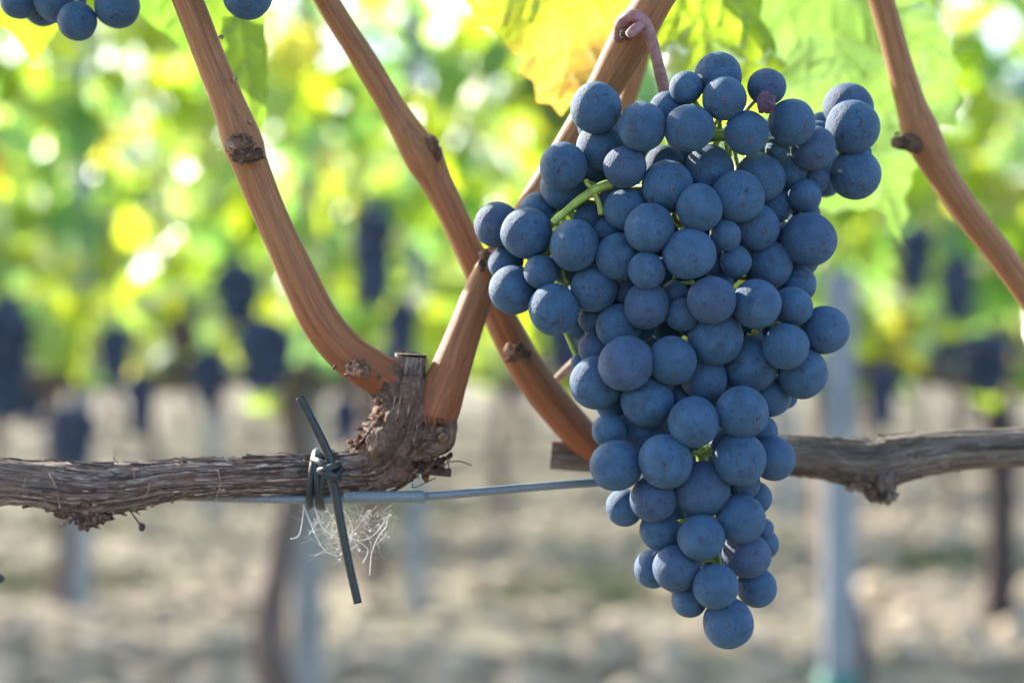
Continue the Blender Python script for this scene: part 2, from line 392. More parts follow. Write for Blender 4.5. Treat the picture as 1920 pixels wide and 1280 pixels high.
# hanging clusters in the rows behind
def far_cluster(seed, r=.0085, w=.036, h=.125, n=230):
    rnd = random.Random(seed); mb = MB()
    for i in range(n):
        t = rnd.random() ** .8; a = rnd.random() * 6.28; q = w * (1 - .6 * t * t) * (.55 + .45 * rnd.random()) * min(1, .3 + t * 3)
        blob(mb, Vector((math.cos(a) * q, math.sin(a) * q, -t * h)), r * rnd.uniform(.85, 1.1), 2, 0)
    tube(mb, [(0, 0, .03), (0, .002, 0), (0, 0, -.05)], [.002, .002, .002], 3, 6)
    return mb.build('grape_cluster', M_BERRYD)
fc = [far_cluster(1), far_cluster(2, w=.044, h=.10), far_cluster(3, w=.030, h=.14)]
fused = set()
FAR = [
 (215, 610, 0, 0, .75, 'dark blurred grape cluster between the left edge cluster and the left cane'),
 (392, 655, 0, 1, .7, 'short blurred grape cluster over the middle of the left cordon'),
 (645, 745, 0, 0, .6, 'blurred grape cluster between the black tie and the knotty spur'),
 (1655, 690, 0, 0, .7, 'blurred grape cluster just above the right cordon next to the post'),
 (1795, 480, 0, 0, .8, 'dark blurred grape cluster under the right cane'),  # px, py (top of cluster), row, variant, scale, label
 (700, 385, 0, 2, 1.12, 'dark blurred grape cluster high among leaves between the two left canes'),
 (445, 495, 0, 1, .9, 'small dark blurred grape cluster behind the lower left cane'),
 (495, 600, 0, 1, 1.1, 'dark blue blurred grape cluster left of the lower part of the left cane'),
 (752, 560, 0, 2, .85, 'slim dark blurred grape cluster above the cut spur'),
 (12, 560, 0, 2, 1.35, 'dark blurred grape cluster at the left edge of the photo'),
 (135, 765, 0, 1, .95, 'dark blurred grape cluster just above the left cordon'),
 (262, 700, 0, 2, .7, 'narrow blurred grape cluster above the middle of the left cordon'),
 (330, 560, 1, 0, 1.2, 'faint purple blurred grape cluster left of the left cane'),
 (1060, 600, 0, 1, .8, 'blurred grape cluster showing below the left shoulder of the big cluster'),
 (1715, 425, 0, 0, .8, 'dark blurred grape cluster behind the lower tip of the big green leaf'),
 (1850, 625, 0, 1, .95, 'dark blurred grape cluster near the right edge above the cordon'),
 (1775, 600, 1, 0, 1.2, 'purple blurred grape cluster right of the big cluster'),
 (1640, 590, 1, 1, 1.2, 'small blurred grape cluster close to the right post top'),
 (855, 620, 1, 0, 1.1, 'blurred grape cluster behind the right shoot of the spur'),
 (605, 640, 1, 2, 1.2, 'blurred grape cluster in the second row beside the left post'),
 (390, 690, 1, 1, 1.2, 'blurred grape cluster hanging low in the second row at left'),
 (60, 700, 1, 0, 1.3, 'blurred grape cluster in the second row near the left edge'),
]
for (px, py, ri, v, s, lab) in FAR:
    o = fc[v] if v not in fused else fc[v].copy()
    if v in fused: C.objects.link(o)
    fused.add(v)
    o.location = P(px, py, ROWS[ri] - .34); o.scale = (s, s, s); o.rotation_euler.z = px * .01
    tag(o, lab, 'grape cluster', 'out of focus grape clusters in the rows behind')

rnd = random.Random(17)
for k in range(26):
    src = fc[k % 3]; o = src.copy(); C.objects.link(o); s = rnd.uniform(.85, 1.15)
    o.location = (rnd.uniform(-1.7, 1.7), ROWS[1] - rnd.uniform(.2, .3), rnd.uniform(.78, 1.02)); o.scale = (s, s, s); o.rotation_euler.z = k
    tag(o, 'small dark blurred grape cluster under the leaves of the second background row', 'grape cluster', 'faint grape clusters in the second background row')
# trellis posts (open steel profiles) and background wires
def post(px, Y, w, lab, ztop=1.9, band=None):
    x = (px - 960) * K * Y; t = empty('trellis_post', (x, Y, 0), lab, 'post', 'galvanised trellis posts')
    mb = MB(); d = w * .7; e = .002
    prof = [(-w / 2, -d / 2), (w / 2, -d / 2), (w / 2, d / 2), (w / 2 - .012, d / 2), (w / 2 - .012, d / 2 - e), (w / 2 - e, d / 2 - e), (w / 2 - e, -d / 2 + e),
            (-w / 2 + e, -d / 2 + e), (-w / 2 + e, d / 2 - e), (-w / 2 + .012, d / 2 - e), (-w / 2 + .012, d / 2), (-w / 2, d / 2)]
    n = len(prof); vs = [(x + a, Y + b, -.02) for a, b in prof] + [(x + a, Y + b, ztop) for a, b in prof]
    mb.add(vs, [(i, (i + 1) % n, n + (i + 1) % n, n + i) for i in range(n)] + [tuple(range(n, 2 * n))])
    for k in range(int(ztop / .1)):
        z = .1 * k + .05
        for s in (-1, 1):
            c = Vector((x + s * (w / 2 + .003), Y, z))
            mb.add([c + Vector((-.003 * s, -.006, 0)), c + Vector((-.003 * s, .006, 0)), c + Vector((.004 * s, 0, .006)), c + Vector((-.003 * s, 0, .014))], [(0, 1, 2), (1, 3, 2), (3, 0, 2)])
    mb.build('profile', M_POST, t, smooth=False)
    if band:
        mb = MB(); tube(mb, [(x, Y, band[0]), (x, Y, band[1])], [w * .72, w * .72], 2, 12); mb.build('guard_band', M_BAND, t)
post(578, 3.66, .052, 'grey blue steel post left of centre behind the black tie')
post(1573, 3.38, .052, 'grey blue steel post on the right behind the cluster, with green band at foot', ztop=.97, band=(.24, .285))
post(782, 6.3, .055, 'thin pale steel post in the second row below the spur')
post(152, 6.3, .06, 'faint steel post in the second row near the left edge')
post(1480, 9.2, .06, 'distant faint steel post right of the cluster tip')
post(395, 9.2, .06, 'distant faint steel post between the left edge and the left post')
for (px, Y, r, lab) in ((1872, 6.1, .05, 'dark rough wooden stake beside the trunk at the right edge'),):
    x = (px - 960) * K * Y; mb = MB()
    tube(mb, [(x, Y, -.02), (x + .01, Y, .4), (x, Y, .85)], [r, r * .93, r * .85], 5, 10, lambda c, s, l, q: q * .15 * n3(c * 2, s * 2, l * 12), col=(.3, .3, .36, 1))
    tag(mb.build('wooden_stake', M_TRUNK), lab, 'stake')
for ri, Y in enumerate(ROWS[:2]):
    for z, n in ((.80, 'low'), (1.2, 'high')):
        mb = MB(); tube(mb, [(-6, Y - .02, z), (0, Y - .02, z - .004), (6, Y - .02, z)], [.0016] * 3, 6, 6)
        tag(mb.build('trellis_wire', M_WIRE), 'blurred %s steel wire along the %s' % (n, ROWN[ri]), 'wire')

# ------------------------------------------------------------------ near vines: cordons, spur, canes
def fibre(amp, seed, lo=28.0, hi=4.0):
    def f(c, s, l, r):
        a = noise.fractal(Vector((c * hi, s * hi, l * lo + seed)), 1.0, 2.1, 4)
        b = 1 - abs(noise.noise(Vector((c * hi * 1.6 + 7, s * hi * 1.6, l * lo * .6 + seed))) * 2.2)
        big = noise.noise(Vector((c * .9, s * .9, l * 38 + seed)))
        return r * amp * (.7 * a + .55 * b + .9 * big - .35)
    return f
D0 = .645
vine = empty('grapevine', P(740, 860, D0), 'sharp old grapevine with fibrous left cordon, knotty spur and two orange brown canes', 'grapevine')
def rp(r, d): return r * K * d
# left cordon
pts = [(-150, 915), (-40, 903), (60, 905), (160, 915), (240, 912), (330, 898), (430, 893), (520, 890), (600, 890), (660, 886), (720, 880)]
rr = [42, 43, 40, 47, 43, 36, 35, 37.5, 36, 38, 43]
mb = MB()
st = tube(mb, [P(x, y, D0) for x, y in pts], [rp(r, D0) for r in rr], 46, 120, fibre(.16, 3.0))
rnd = random.Random(8)
# knob under the cordon
for (x, y, r, s3) in ((150, 940, 34, (1.5, 1, .8)), (175, 968, 20, (1.2, 1, .8)), (120, 955, 18, (1, 1, .8)), (205, 950, 18, (1.3, 1, .7)), (160, 982, 11, (1.2, 1, 1)), (225, 935, 14, (1.4, 1, .8))):
    blob(mb, P(x, y, D0 - .001), rp(r, D0), 4, .75, 2.4, x, (.72, .6, .55, 1), s3)
for k in range(60):   # small torn scales on the knob
    x = rnd.gauss(165, 38); y = 955 + rnd.gauss(0, 14) - abs(x - 165) * .25
    g = rnd.uniform(.5, 1.6); q = Vector((rnd.gauss(0, 1), rnd.gauss(0, 1), rnd.gauss(0, 1)))
    blob(mb, P(x, y, D0 - .0035 + rnd.gauss(0, .001)), rp(rnd.uniform(4, 10), D0), 2, .9, 2.5, k, (g, g * .9, g * .85, 1), (1.6, .6, .5), Matrix.Rotation(rnd.uniform(-1.2, 1.2), 3, 'Y'))
# peeling bark ribbons lying along the cordon
def ribbons(mb, pts, rr, n, seed, depth, wid=(1.2, 3.4), cols=None, x0=None, x1=None, lift=1.03):
    rnd = random.Random(seed)
    st = catmull([P(x, y, depth) for x, y in pts], [rp(r, depth) for r in rr], 24)
    for k in range(n):
        i0 = rnd.randrange(0, len(st) - 14); L = rnd.randrange(10, min(70, len(st) - i0)); a0 = rnd.uniform(0, 2 * math.pi); da = rnd.gauss(0, .004)
        P_, Rr = [], []
        for j in range(0, L, 3):
            p, r = st[i0 + j]; t = (st[min(i0 + j + 1, len(st) - 1)][0] - st[i0 + j - 1 if i0 + j else 0][0]).normalized()
            X = t.cross(Vector((0, 1, 0))).normalized(); Y = t.cross(X); a = a0 + da * j
            e = max(0, (abs(j / L - .5) - .38)) * 1.2 * rnd.random()
            P_.append(p + (X * math.cos(a) + Y * math.sin(a)) * r * (lift + e + .05 * n3(k, j * .12, 0))); Rr.append(rp(rnd.uniform(*wid), depth) * .5)
        if len(P_) < 3: continue
        g = rnd.choice((.45, .7, 1.0, 1.5, 1.9)); tube(mb, P_, Rr, 3, 5, col=(g, g * .97, g * .95, 1), s0=k * .01, flat=.6)
ribbons(mb, pts, rr, 260, 4, D0, (1.6, 6.0), lift=1.05)
# loose fibres
for (a, b, c, w) in (((92, 888), (106, 915), (112, 952), 1.6), ((408, 880), (413, 905), (402, 945), 1.2), ((218, 850), (213, 858), (222, 868), 1.6), ((280, 905), (276, 925), (268, 935), 1.0), ((48, 895), (45, 915), (52, 925), .8), ((250, 876), (252, 890), (250, 905), .9), ((330, 868), (336, 872), (342, 866), 1.6)):
    tube(mb, [P(a[0], a[1], D0 - .007), P(b[0], b[1], D0 - .0078), P(c[0], c[1], D0 - .0072)], [rp(w, D0)] * 3, 5, 5, col=(2.1, 2.0, 1.9, 1))
mb.build('cordon', M_CORDON, vine)
mb = MB(); tube(mb, [P(243, 955, D0 - .003), P(252, 968, D0 - .004), P(262, 982, D0 - .004)], [rp(2, D0), rp(1.6, D0), rp(2, D0)], 5, 8)
blob(mb, P(266, 988, D0 - .004), rp(6.5, D0), 3, .5, 2, 4, (.5, .5, .6, 1), (.8, .8, 1.2)); mb.build('dry_stalk', M_SPUR, vine)
# spur head
mb = MB(); dz = D0 + .001
def lump(c, s, l, r): return r * (.30 * fb(c * 1.7 + 3, s * 1.7, l * 75, 5) + .16 * n3(c * 5, s * 5, l * 190))
tube(mb, [P(650, 884, dz), P(700, 872, dz), P(742, 830, dz), P(762, 780, dz), P(768, 735, dz), P(770, 705, dz)], [rp(r, dz) for r in (38, 54, 64, 56, 48, 34)], 22, 72, lump)
tube(mb, [P(745, 850, dz), P(785, 825, dz - .001), P(812, 800, dz), P(820, 770, dz + .001)], [rp(r, dz) for r in (38, 48, 44, 38)], 16, 56, lump)
tube(mb, [P(760, 770, dz), P(735, 735, dz), P(712, 705, dz), P(702, 690, dz)], [rp(r, dz) for r in (40, 40, 38, 30)], 16, 56, lump)
rnd = random.Random(21)
zones = [(745, 860, 38, 24, 24, 0), (692, 832, 22, 16, 40, 1), (825, 812, 14, 20, 44, 0), (714, 785, 10, 26, 30, 1), (765, 750, 20, 22, 26, 2), (795, 862, 24, 20, 30, 0), (712, 715, 14, 18, 22, 2), (790, 790, 16, 14, 14, 1)]
for (cx, cy, sx, sy, n, kind) in zones:
    for k in range(n):
        x = rnd.gauss(cx, sx * .75); y = rnd.gauss(cy, sy * .75); g = rnd.uniform(.35, 1.5)
        if kind == 1: col = rnd.choice(((1.7, 1.1, .8, 1), (2.2, 1.9, 1.7, 1), (1.0, .55, .4, 1)))  # pale orange flakes, sunlight on the spur put into their colour
        elif kind == 2: col = (g * 1.2, g * 1.25, g * 1.3, 1)
        else: col = rnd.choice(((.35, .33, .33, 1), (.7, .6, .55, 1), (1.5, 1.4, 1.3, 1), (.9, .6, .45, 1)))
        back = (abs(x - cx) / sx + abs(y - cy) / sy) * .0022
        blob(mb, P(x, y, dz - .0075 + back + rnd.gauss(0, .0012)), rp(rnd.uniform(3.5, 11) * (.75 if kind == 1 else 1), dz), 2, .55, 1.8, k + cx, col, (1.3, .8, .75), Matrix.Rotation(rnd.uniform(-1.6, 1.6), 3, 'Y') @ Matrix.Rotation(rnd.uniform(-1, 1), 3, 'X'))
for k in range(30):   # curled fibres on the spur
    x = rnd.gauss(765, 34); y = rnd.gauss(840, 34); q = P(x, y, dz - .0095)
    tube(mb, [q, q + Vector((rnd.gauss(0, .0018), -.0006, rnd.gauss(0, .0018))), q + Vector((rnd.gauss(0, .003), 0, rnd.gauss(0, .003)))], [rp(1.1, dz)] * 3, 4, 5, col=rnd.choice(((1.9, 1.7, 1.5, 1), (.5, .5, .5, 1))))
ribbons(mb, [(655, 884), (700, 872), (742, 830), (762, 780), (768, 735)], [40, 54, 62, 52, 44], 60, 15, dz - .001, (2, 6), lift=1.1)
mb.build('spur', M_SPUR, vine)
mb = MB()
tube(mb, [P(752, 790, dz + .004), P(760, 735, dz + .003), P(767, 695, dz + .001), P(771, 664, dz)], [rp(r, dz) for r in (36, 33, 30, 29)], 16, 56, lambda c, s, l, r: r * (.10 * fb(c * 3, s * 3, 2 + l * 6) ), caps=(True, False))
mb2 = MB(); tube(mb2, [P(771, 664.6, dz), P(771.05, 663.6, dz)], [rp(29.5, dz), rp(29, dz)], 1, 40)
ribbons(mb, [(755, 800), (762, 735), (768, 695), (771, 668)], [36, 34, 31, 30], 46, 12, dz + .001, (1.5, 4))
o = mb.build('cut_stub', M_CORDON, vine); o2 = mb2.build('cut_face', M_STUB, None); o2.parent = o; o2.matrix_parent_inverse = Matrix.Identity(4)
mb = MB(); tube(mb, [P(790, 878, dz - .004), P(818, 884, dz - .005), P(846, 886, dz - .005)], [rp(11, dz), rp(8, dz), rp(9, dz)], 8, 14, lump, col=(.6, .6, .6, 1))
tube(mb, [P(822, 876, dz - .004), P(842, 866, dz - .005), P(862, 864, dz - .005), P(884, 872, dz - .003)], [rp(1.4, dz)] * 4, 6, 5, col=(1.8, 1.5, 1.2, 1)); mb.build('twig', M_SPUR, vine)

def canedisp(seed):
    def f(c, s, l, r): return r * (.030 * n3(c * 5, s * 5, l * 9 + seed) + .025 * n3(c * 1.2, s * 1.2, l * 22 + seed))
    return f
def cane(pts, rr, seed, parent, name='cane', mat=None, redbase=0):
    mb = MB(); st = tube(mb, [P(*p) for p in pts], [rp(r, p[2]) for r, p in zip(rr, pts)], 14, 48, canedisp(seed))
    if redbase:      # young wood is redder near the old wood it grows from, and greyish brown higher up
        for i in range(len(st)):
            f = max(0, (i / len(st) - .55) / .45) if redbase > 0 else max(0, .3 - i / len(st))
            for k in range(48): mb.c[i * 48 + k] = (1 - .14 * f, 1 - .42 * f, 1 - .50 * f, 1)
    return mb.build(name, mat or M_CANE, parent)
def bud(spec, parent, seed, name='bud'):
    mb = MB(); rnd = random.Random(seed)
    for (x, y, d, r, s3, g) in spec: blob(mb, P(x, y, d), rp(r, d), 3, .45, 1.8, x + seed, (g, g, g, 1), s3)
    x, y, d, r = spec[0][:4]
    for k in range(16):
        blob(mb, P(x + rnd.gauss(0, r * .7), y + rnd.gauss(0, r * .6), d - rp(r * .6, d)), rp(r * rnd.uniform(.12, .3), d), 2, .8, 2, k, (1, 1, 1, 1), (1.4, .6, .7), Matrix.Rotation(rnd.uniform(-1.5, 1.5), 3, 'Y'))
    return mb.build(name, M_BUD, parent)
cA = cane([(310, -90, .638), (352, 0, .638), (398, 120, .638), (432, 205, .638), (455, 268, .639), (470, 310, .639), (510, 410, .640), (560, 520, .641), (600, 600, .642), (650, 660, .643), (700, 695, .644), (735, 712, .646)],
     [27, 28.5, 29.5, 33, 38, 34, 32, 35, 37, 38, 39, 36], 1, vine, redbase=1)
cC = cane([(1275, -70, .642), (1225, 5, .642), (1180, 80, .645), (1130, 170, .652), (1070, 270, .662), (1000, 385, .664), (945, 470, .660), (905, 535, .655), (868, 630, .650), (838, 710, .647), (815, 765, .646), (795, 810, .647)],
     [33, 34, 38, 32, 29, 29, 29, 30, 33, 40, 48, 44], 2, vine, redbase=1)
for n_, o_ in (('bud', cA),): pass
def subbud(spec, cane_obj, seed, name='bud'):
    o = bud(spec, None, seed, name); o.parent = cane_obj; o.matrix_parent_inverse = cane_obj.matrix_basis.inverted()
    # the cane's own mesh is stored in world coordinates under its vine, so the bud shares that frame
    o.matrix_parent_inverse = Matrix.Identity(4)
    return o
subbud([(448, 272, .629, 20, (1.3, .7, 1), 1.0), (462, 292, .629, 22, (1.35, .6, .6), .55), (432, 276, .627, 11, (1, .7, 1), 2.4), (484, 288, .631, 10, (1, 1, 1), .5)], cA, 1)
subbud([(668, 690, .632, 16, (1.2, .8, .9), 2.2), (685, 697, .632, 12, (1, .8, 1), 1.2), (655, 700, .632, 8, (1, .8, 1), 2.6)], cA, 2)
subbud([(908, 478, .648, 10, (1, .8, 1.2), 1.6), (903, 498, .648, 9, (.8, .8, 1.3), .8)], cC, 3)
subbud([(1175, 62, .633, 12, (1, .8, 1), 1.2)], cC, 4)
subbud([(415, 70, .634, 4, (1, .8, 1), 2.6), (440, 148, .634, 5, (1, .8, 1), 2.3), (470, 228, .634, 5, (1, .8, 1), 2.6)], cA, 9, 'scale')
# right vine (softer): cordon, middle cane
D1 = .70
vine2 = empty('grapevine', P(1500, 850, D1), 'softly blurred grapevine with smooth grey cordon behind the big cluster and the middle cane', 'grapevine')
pts = [(1032, 852), (1100, 856), (1200, 855), (1320, 850), (1450, 852), (1540, 858), (1620, 868), (1670, 862), (1740, 850), (1840, 842), (1960, 836), (2080, 832)]
rr = [27, 29, 31, 33, 35, 38, 46, 46, 40, 37, 37, 37]
mb = MB(); tube(mb, [P(x, y, D1) for x, y in pts], [rp(r, D1) for r in rr], 26, 90, fibre(.11, 9.0, 20, 3))
ribbons(mb, pts, rr, 70, 9, D1, (1.5, 4))
for (x, y, r, s3, g) in ((1655, 905, 30, (1.1, 1, 1), .9), (1660, 925, 21, (1, 1, .9), 1.2), (1610, 908, 16, (1.4, 1, .7), 1.5), (1595, 915, 9, (1.3, 1, .8), 2.2), (1640, 935, 12, (1.4, .8, .6), 1.3), (1620, 892, 22, (1.5, 1, .8), .7)):
    blob(mb, P(x, y, D1 - .003), rp(r, D1), 4, .55, 2.0, x, (g, g, g, 1), s3)
blob(mb, P(1655, 928, D1 - .0085), rp(9, D1), 3, .3, 2, 5, (.25, .22, .22, 1), (1, .5, 1))
mb.build('cordon', M_CORDON2, vine2)
cB = cane([(570, -80, .675), (612, 0, .675), (690, 125, .676), (750, 225, .677), (792, 292, .678), (820, 345, .679), (862, 430, .681), (908, 535, .684), (945, 610, .686), (975, 668, .688), (1020, 735, .690), (1075, 800, .694), (1115, 842, .698)],
     [22, 23, 24, 27, 36, 29, 27, 28, 31, 33, 33, 33, 30], 3, vine2, redbase=1)
subbud([(812, 268, .672, 9, (1, .8, 1.5), 1.3), (822, 288, .672, 8, (.8, .8, 1.6), .7), (806, 256, .672, 7, (1, .8, .8), 2.2)], cB, 5)
subbud([(968, 660, .675, 15, (1.3, .8, 1), .9), (956, 655, .673, 10, (1, .8, 1), 2.6), (985, 668, .677, 12, (1, .8, 1), 1.1)], cB, 6)
mb = MB(); tube(mb, [P(1040, 715, .70), P(1065, 692, .70), P(1092, 668, .70)], [rp(7, .7), rp(9, .7), rp(9, .7)], 6, 12, canedisp(4), col=(1.2, 1.3, 1.4, 1)); mb.build('side_shoot', M_STUB, vine2)
# right cane
cr = empty('vine_cane', P(1720, 260, .70), 'blurred orange brown cane with a grey node bending down the right side', 'vine cane')
cR = cane([(1620, -90, .70), (1652, 0, .70), (1680, 100, .70), (1706, 190, .70), (1728, 252, .70), (1762, 320, .70), (1815, 400, .70), (1870, 470, .70), (1935, 560, .70), (2010, 660, .70)],
     [23.5, 23.5, 24, 28, 35, 28, 26, 25.5, 25, 25], 5, cr)
subbud([(1702, 268, .694, 17, (1.5, .8, .9), .7), (1684, 266, .694, 11, (1.2, .8, 1), 1.4), (1716, 275, .690, 12, (1, .8, 1), .6)], cR, 7)
cb = empty('vine_cane', P(1180, 170, .76), 'slim blurred brown cane just behind the cluster stem at the top', 'vine cane')
cane([(1232, 20, .76), (1207, 90, .76), (1180, 170, .76), (1150, 280, .76), (1120, 420, .76)], [16, 17, 18, 18, 18], 6, cb)

# wire under the cordon
wr = empty('trellis_wire', P(800, 930, .64), 'grey blue wire running under the left cordon to the big cluster', 'wire')
mb = MB(); tube(mb, [P(-150, 928, .652), P(300, 930, .650), P(450, 934, .646), P(600, 936, .640), P(795, 930, .638), P(960, 916, .645), P(1130, 903, .655), P(1400, 885, .73), P(1960, 850, .78)], [rp(8, .64)] * 9, 14, 14); mb.build('strand', M_WIRE, wr)
mb = MB(); tube(mb, [P(645, 932, .636), P(720, 931, .636), P(792, 930, .636)], [rp(11, .64)] * 3, 8, 18); blob(mb, P(789, 931, .636), rp(12, .64), 3, .1, 2); mb.build('sleeve', M_WIRE, wr)

# black rubber tie
te = empty('vine_tie', P(615, 885, .63), 'dark rubber tie knotted round the left cordon with two long straight ends', 'tie')
mb = MB(); T = .626
tube(mb, [P(562, 744, T), P(580, 778, T), P(604, 825, T), P(620, 862, T), P(628, 890, T)], [rp(8.2, T)] * 5, 8, 16)
mb.build('upper_end', M_TIE, te)
mb = MB(); tube(mb, [P(618, 880, T - .001), P(628, 920, T), P(640, 985, T), P(655, 1060, T), P(671, 1130, T)], [rp(r, T) for r in (8.5, 8.5, 8.5, 8.2, 8)], 10, 16); mb.build('lower_end', M_TIE, te)
mb = MB(); c0 = P(600, 892, D0 - .001)
for (dx, rad, tilt, ph) in ((-13, 51, .12, 0), (-1, 52, -.10, .5), (10, 51, .22, .3)):
    q = []
    for k in range(15):
        a = 2 * math.pi * k / 14 + ph; q.append(c0 + Vector((rp(dx, D0) + math.sin(a) * rp(rad, D0) * tilt, math.cos(a) * rp(rad * .92, D0), math.sin(a) * rp(rad, D0) - rp(6, D0))))
    tube(mb, q, [rp(6.6, D0)] * 15, 5, 12, caps=(False, False))
mb.build('coil', M_TIE, te)
mb = MB()
kc = P(617, 884, T - .0005)
for (zz, tl, ph) in ((7, .35, 0), (-6, -.5, 1.0)):
    q = []
    for k in range(13):
        a = 2 * math.pi * k / 12 + ph; q.append(kc + Vector((math.cos(a) * rp(16, T), math.sin(a) * rp(13, T), rp(zz, T) + math.cos(a) * rp(16, T) * tl)))
    tube(mb, q, [rp(7.4, T)] * 13, 5, 12, caps=(False, False))
tube(mb, [P(588, 862, T + .004), P(602, 868, T - .001), P(625, 892, T - .003), P(640, 880, T)], [rp(7, T)] * 4, 6, 12)
mb.build('knot', M_TIE, te)
te2 = MB(); tube(te2, [P(-14, 1070, .66), P(-4, 1080, .66), P(6, 1088, .66)], [rp(7, .66)] * 3, 5, 12)
tag(te2.build('vine_tie', M_TIE), 'cut end of a blue black tie poking in at the left edge', 'tie')

# cobweb
mb = MB(); rnd = random.Random(31)
def inweb():
    while True:
        x = rnd.uniform(568, 735); y = rnd.uniform(945, 1055)
        lo = 950 if x > 700 else 945
        ymax = 945 + (x - 560) * 1.9 if x < 615 else 1050 - abs(x - 640) * .45
        if lo < y < ymax: return x, y
for k in range(190):
    x0, y0 = inweb(); L = rnd.uniform(8, 45); a = rnd.uniform(0, 6.28); x1 = x0 + L * math.cos(a); y1 = min(1055, max(942, y0 + L * math.sin(a)))
    d = .642 + rnd.gauss(0, .003)
    tube(mb, [P(x0, y0, d), P((x0 + x1) / 2 + rnd.gauss(0, 3), (y0 + y1) / 2 + rnd.gauss(2, 3), d), P(x1, y1, d)], [rp(rnd.choice((.08, .11, .18)), .64)] * 3, 3, 4)
for path in ([(568, 945), (580, 975), (594, 1008), (612, 1034), (634, 1042)], [(728, 962), (724, 985), (708, 1008), (697, 1036), (693, 1078)], [(610, 948), (636, 990), (668, 1012), (700, 1003), (726, 968)],
             [(640, 950), (660, 985), (655, 1020), (636, 1042)], [(590, 950), (606, 990), (640, 1010), (668, 990), (690, 955)], [(668, 1012), (690, 1030), (680, 1055)], [(570, 948), (562, 1000), (545, 1010)]):
    tube(mb, [P(x, y, .64 + .001 * n3(x, y, 0)) for x, y in path], [rp(.55, .64)] * len(path), 5, 5)
for k in range(22):
    x, y = inweb(); blob(mb, P(x, y, .642), rp(rnd.uniform(1, 2.4), .64), 1, .6, 2, k)
tag(mb.build('cobweb', M_WEB), 'torn whitish cobweb hanging under the wire beside the black tie', 'cobweb')

# ------------------------------------------------------------------ grape clusters
def sphere_mesh(seed):
    b = bmesh.new(); bmesh.ops.create_uvsphere(b, u_segments=40, v_segments=26, radius=1)
    for v in b.verts:
        w = v.co.copy(); v.co *= 1 + .035 * n3(w.x * 1.2 + seed, w.y * 1.2, w.z * 1.2)
        if w.z > .9: v.co.z -= (w.z - .9) * .6
    me = bpy.data.meshes.new('berry'); b.to_mesh(me); b.free()
    me.polygons.foreach_set('use_smooth', [True] * len(me.polygons)); me.materials.append(M_BERRY); return me
BM = [sphere_mesh(s) for s in range(5)]
def berry(parent, c, r, rnd, out=None, el=None):
    o = bpy.data.objects.new('berry', rnd.choice(BM)); C.objects.link(o)
    d = (out if out is not None else Vector((rnd.gauss(0, .5), -1, rnd.gauss(-.5, .5)))).normalized()
    o.rotation_mode = 'QUATERNION'; o.rotation_quaternion = (-d).to_track_quat('Z', 'Y') @ Matrix.Rotation(rnd.random() * 6.28, 3, 'Z').to_quaternion()
    e = el or (rnd.uniform(.965, 1.035), rnd.uniform(.965, 1.035), rnd.uniform(.98, 1.07))
    o.scale = (r * e[0], r * e[1], r * e[2]); o.location = c - parent.matrix_basis.translation; o.parent = parent
    return o
B = []   # photo x, y, radius, layer
for (u, v, r, l) in ((1120, 150, 105, 1), (1148, 252, 95, 0), (975, 203, 74, 2), (1338, 200, 85, 1), (1705, 290, 108, 2), (1725, 380, 120, 1), (1738, 592, 115, 1.5), (1762, 500, 48, 3),
    (570, 295, 116, 1), (778, 378, 107, 0), (888, 300, 80, 2), (990, 385, 108, 0), (590, 468, 105, 1), (1247, 405, 96, 0), (1450, 360, 107, 0), (1548, 475, 100, 1), (423, 557, 107, 0), (700, 560, 96, 1),
    (425, 648, 105, 2), (568, 590, 75, 3), (880, 550, 86, 2), (1080, 572, 112, 1), (890, 645, 115, 0), (1308, 605, 112, 1), (1207, 693, 118, 0), (1035, 743, 103, -1), (1443, 577, 74, 2), (1552, 605, 70, 2.5),
    (1510, 690, 76, 3), (1385, 475, 50, 3), (1370, 735, 82, 3), (1530, 885, 120, 2), (1290, 832, 102, 1), (1152, 868, 72, 1), (1392, 890, 68, 2), (810, 835, 110, -1), (706, 750, 97, 1), (640, 700, 55, 3),
    (545, 800, 75, 3), (630, 850, 68, 2.5), (310, 765, 90, 2), (125, 820, 102, 1), (258, 857, 112, 0), (472, 912, 112, 0), (670, 962, 103, 1), (990, 950, 117, -1), (797, 1025, 85, 0), (1197, 985, 72, 1), (1100, 985, 52, 2),
    (1345, 1000, 110, 1), (1480, 1087, 82, 2), (165, 990, 78, 2), (322, 1030, 75, 0), (200, 1112, 108, 1), (562, 1105, 105, 1), (380, 1200, 112, 0), (706, 1120, 60, 3), (797, 1183, 102, 0), (960, 1225, 75, 1),
    (1090, 1158, 110, -1), (1293, 1175, 107, 0), (1455, 1185, 88, 1), (1125, 1075, 65, 3), (672, 1275, 100, 1), (560, 1240, 70, 3), (1600, 1292, 108, 1), (925, 1130, 60, 3)):
    B.append((880 + u / 2.4, 80 + v / 2.4, r / 2.4 * 1.02, l))
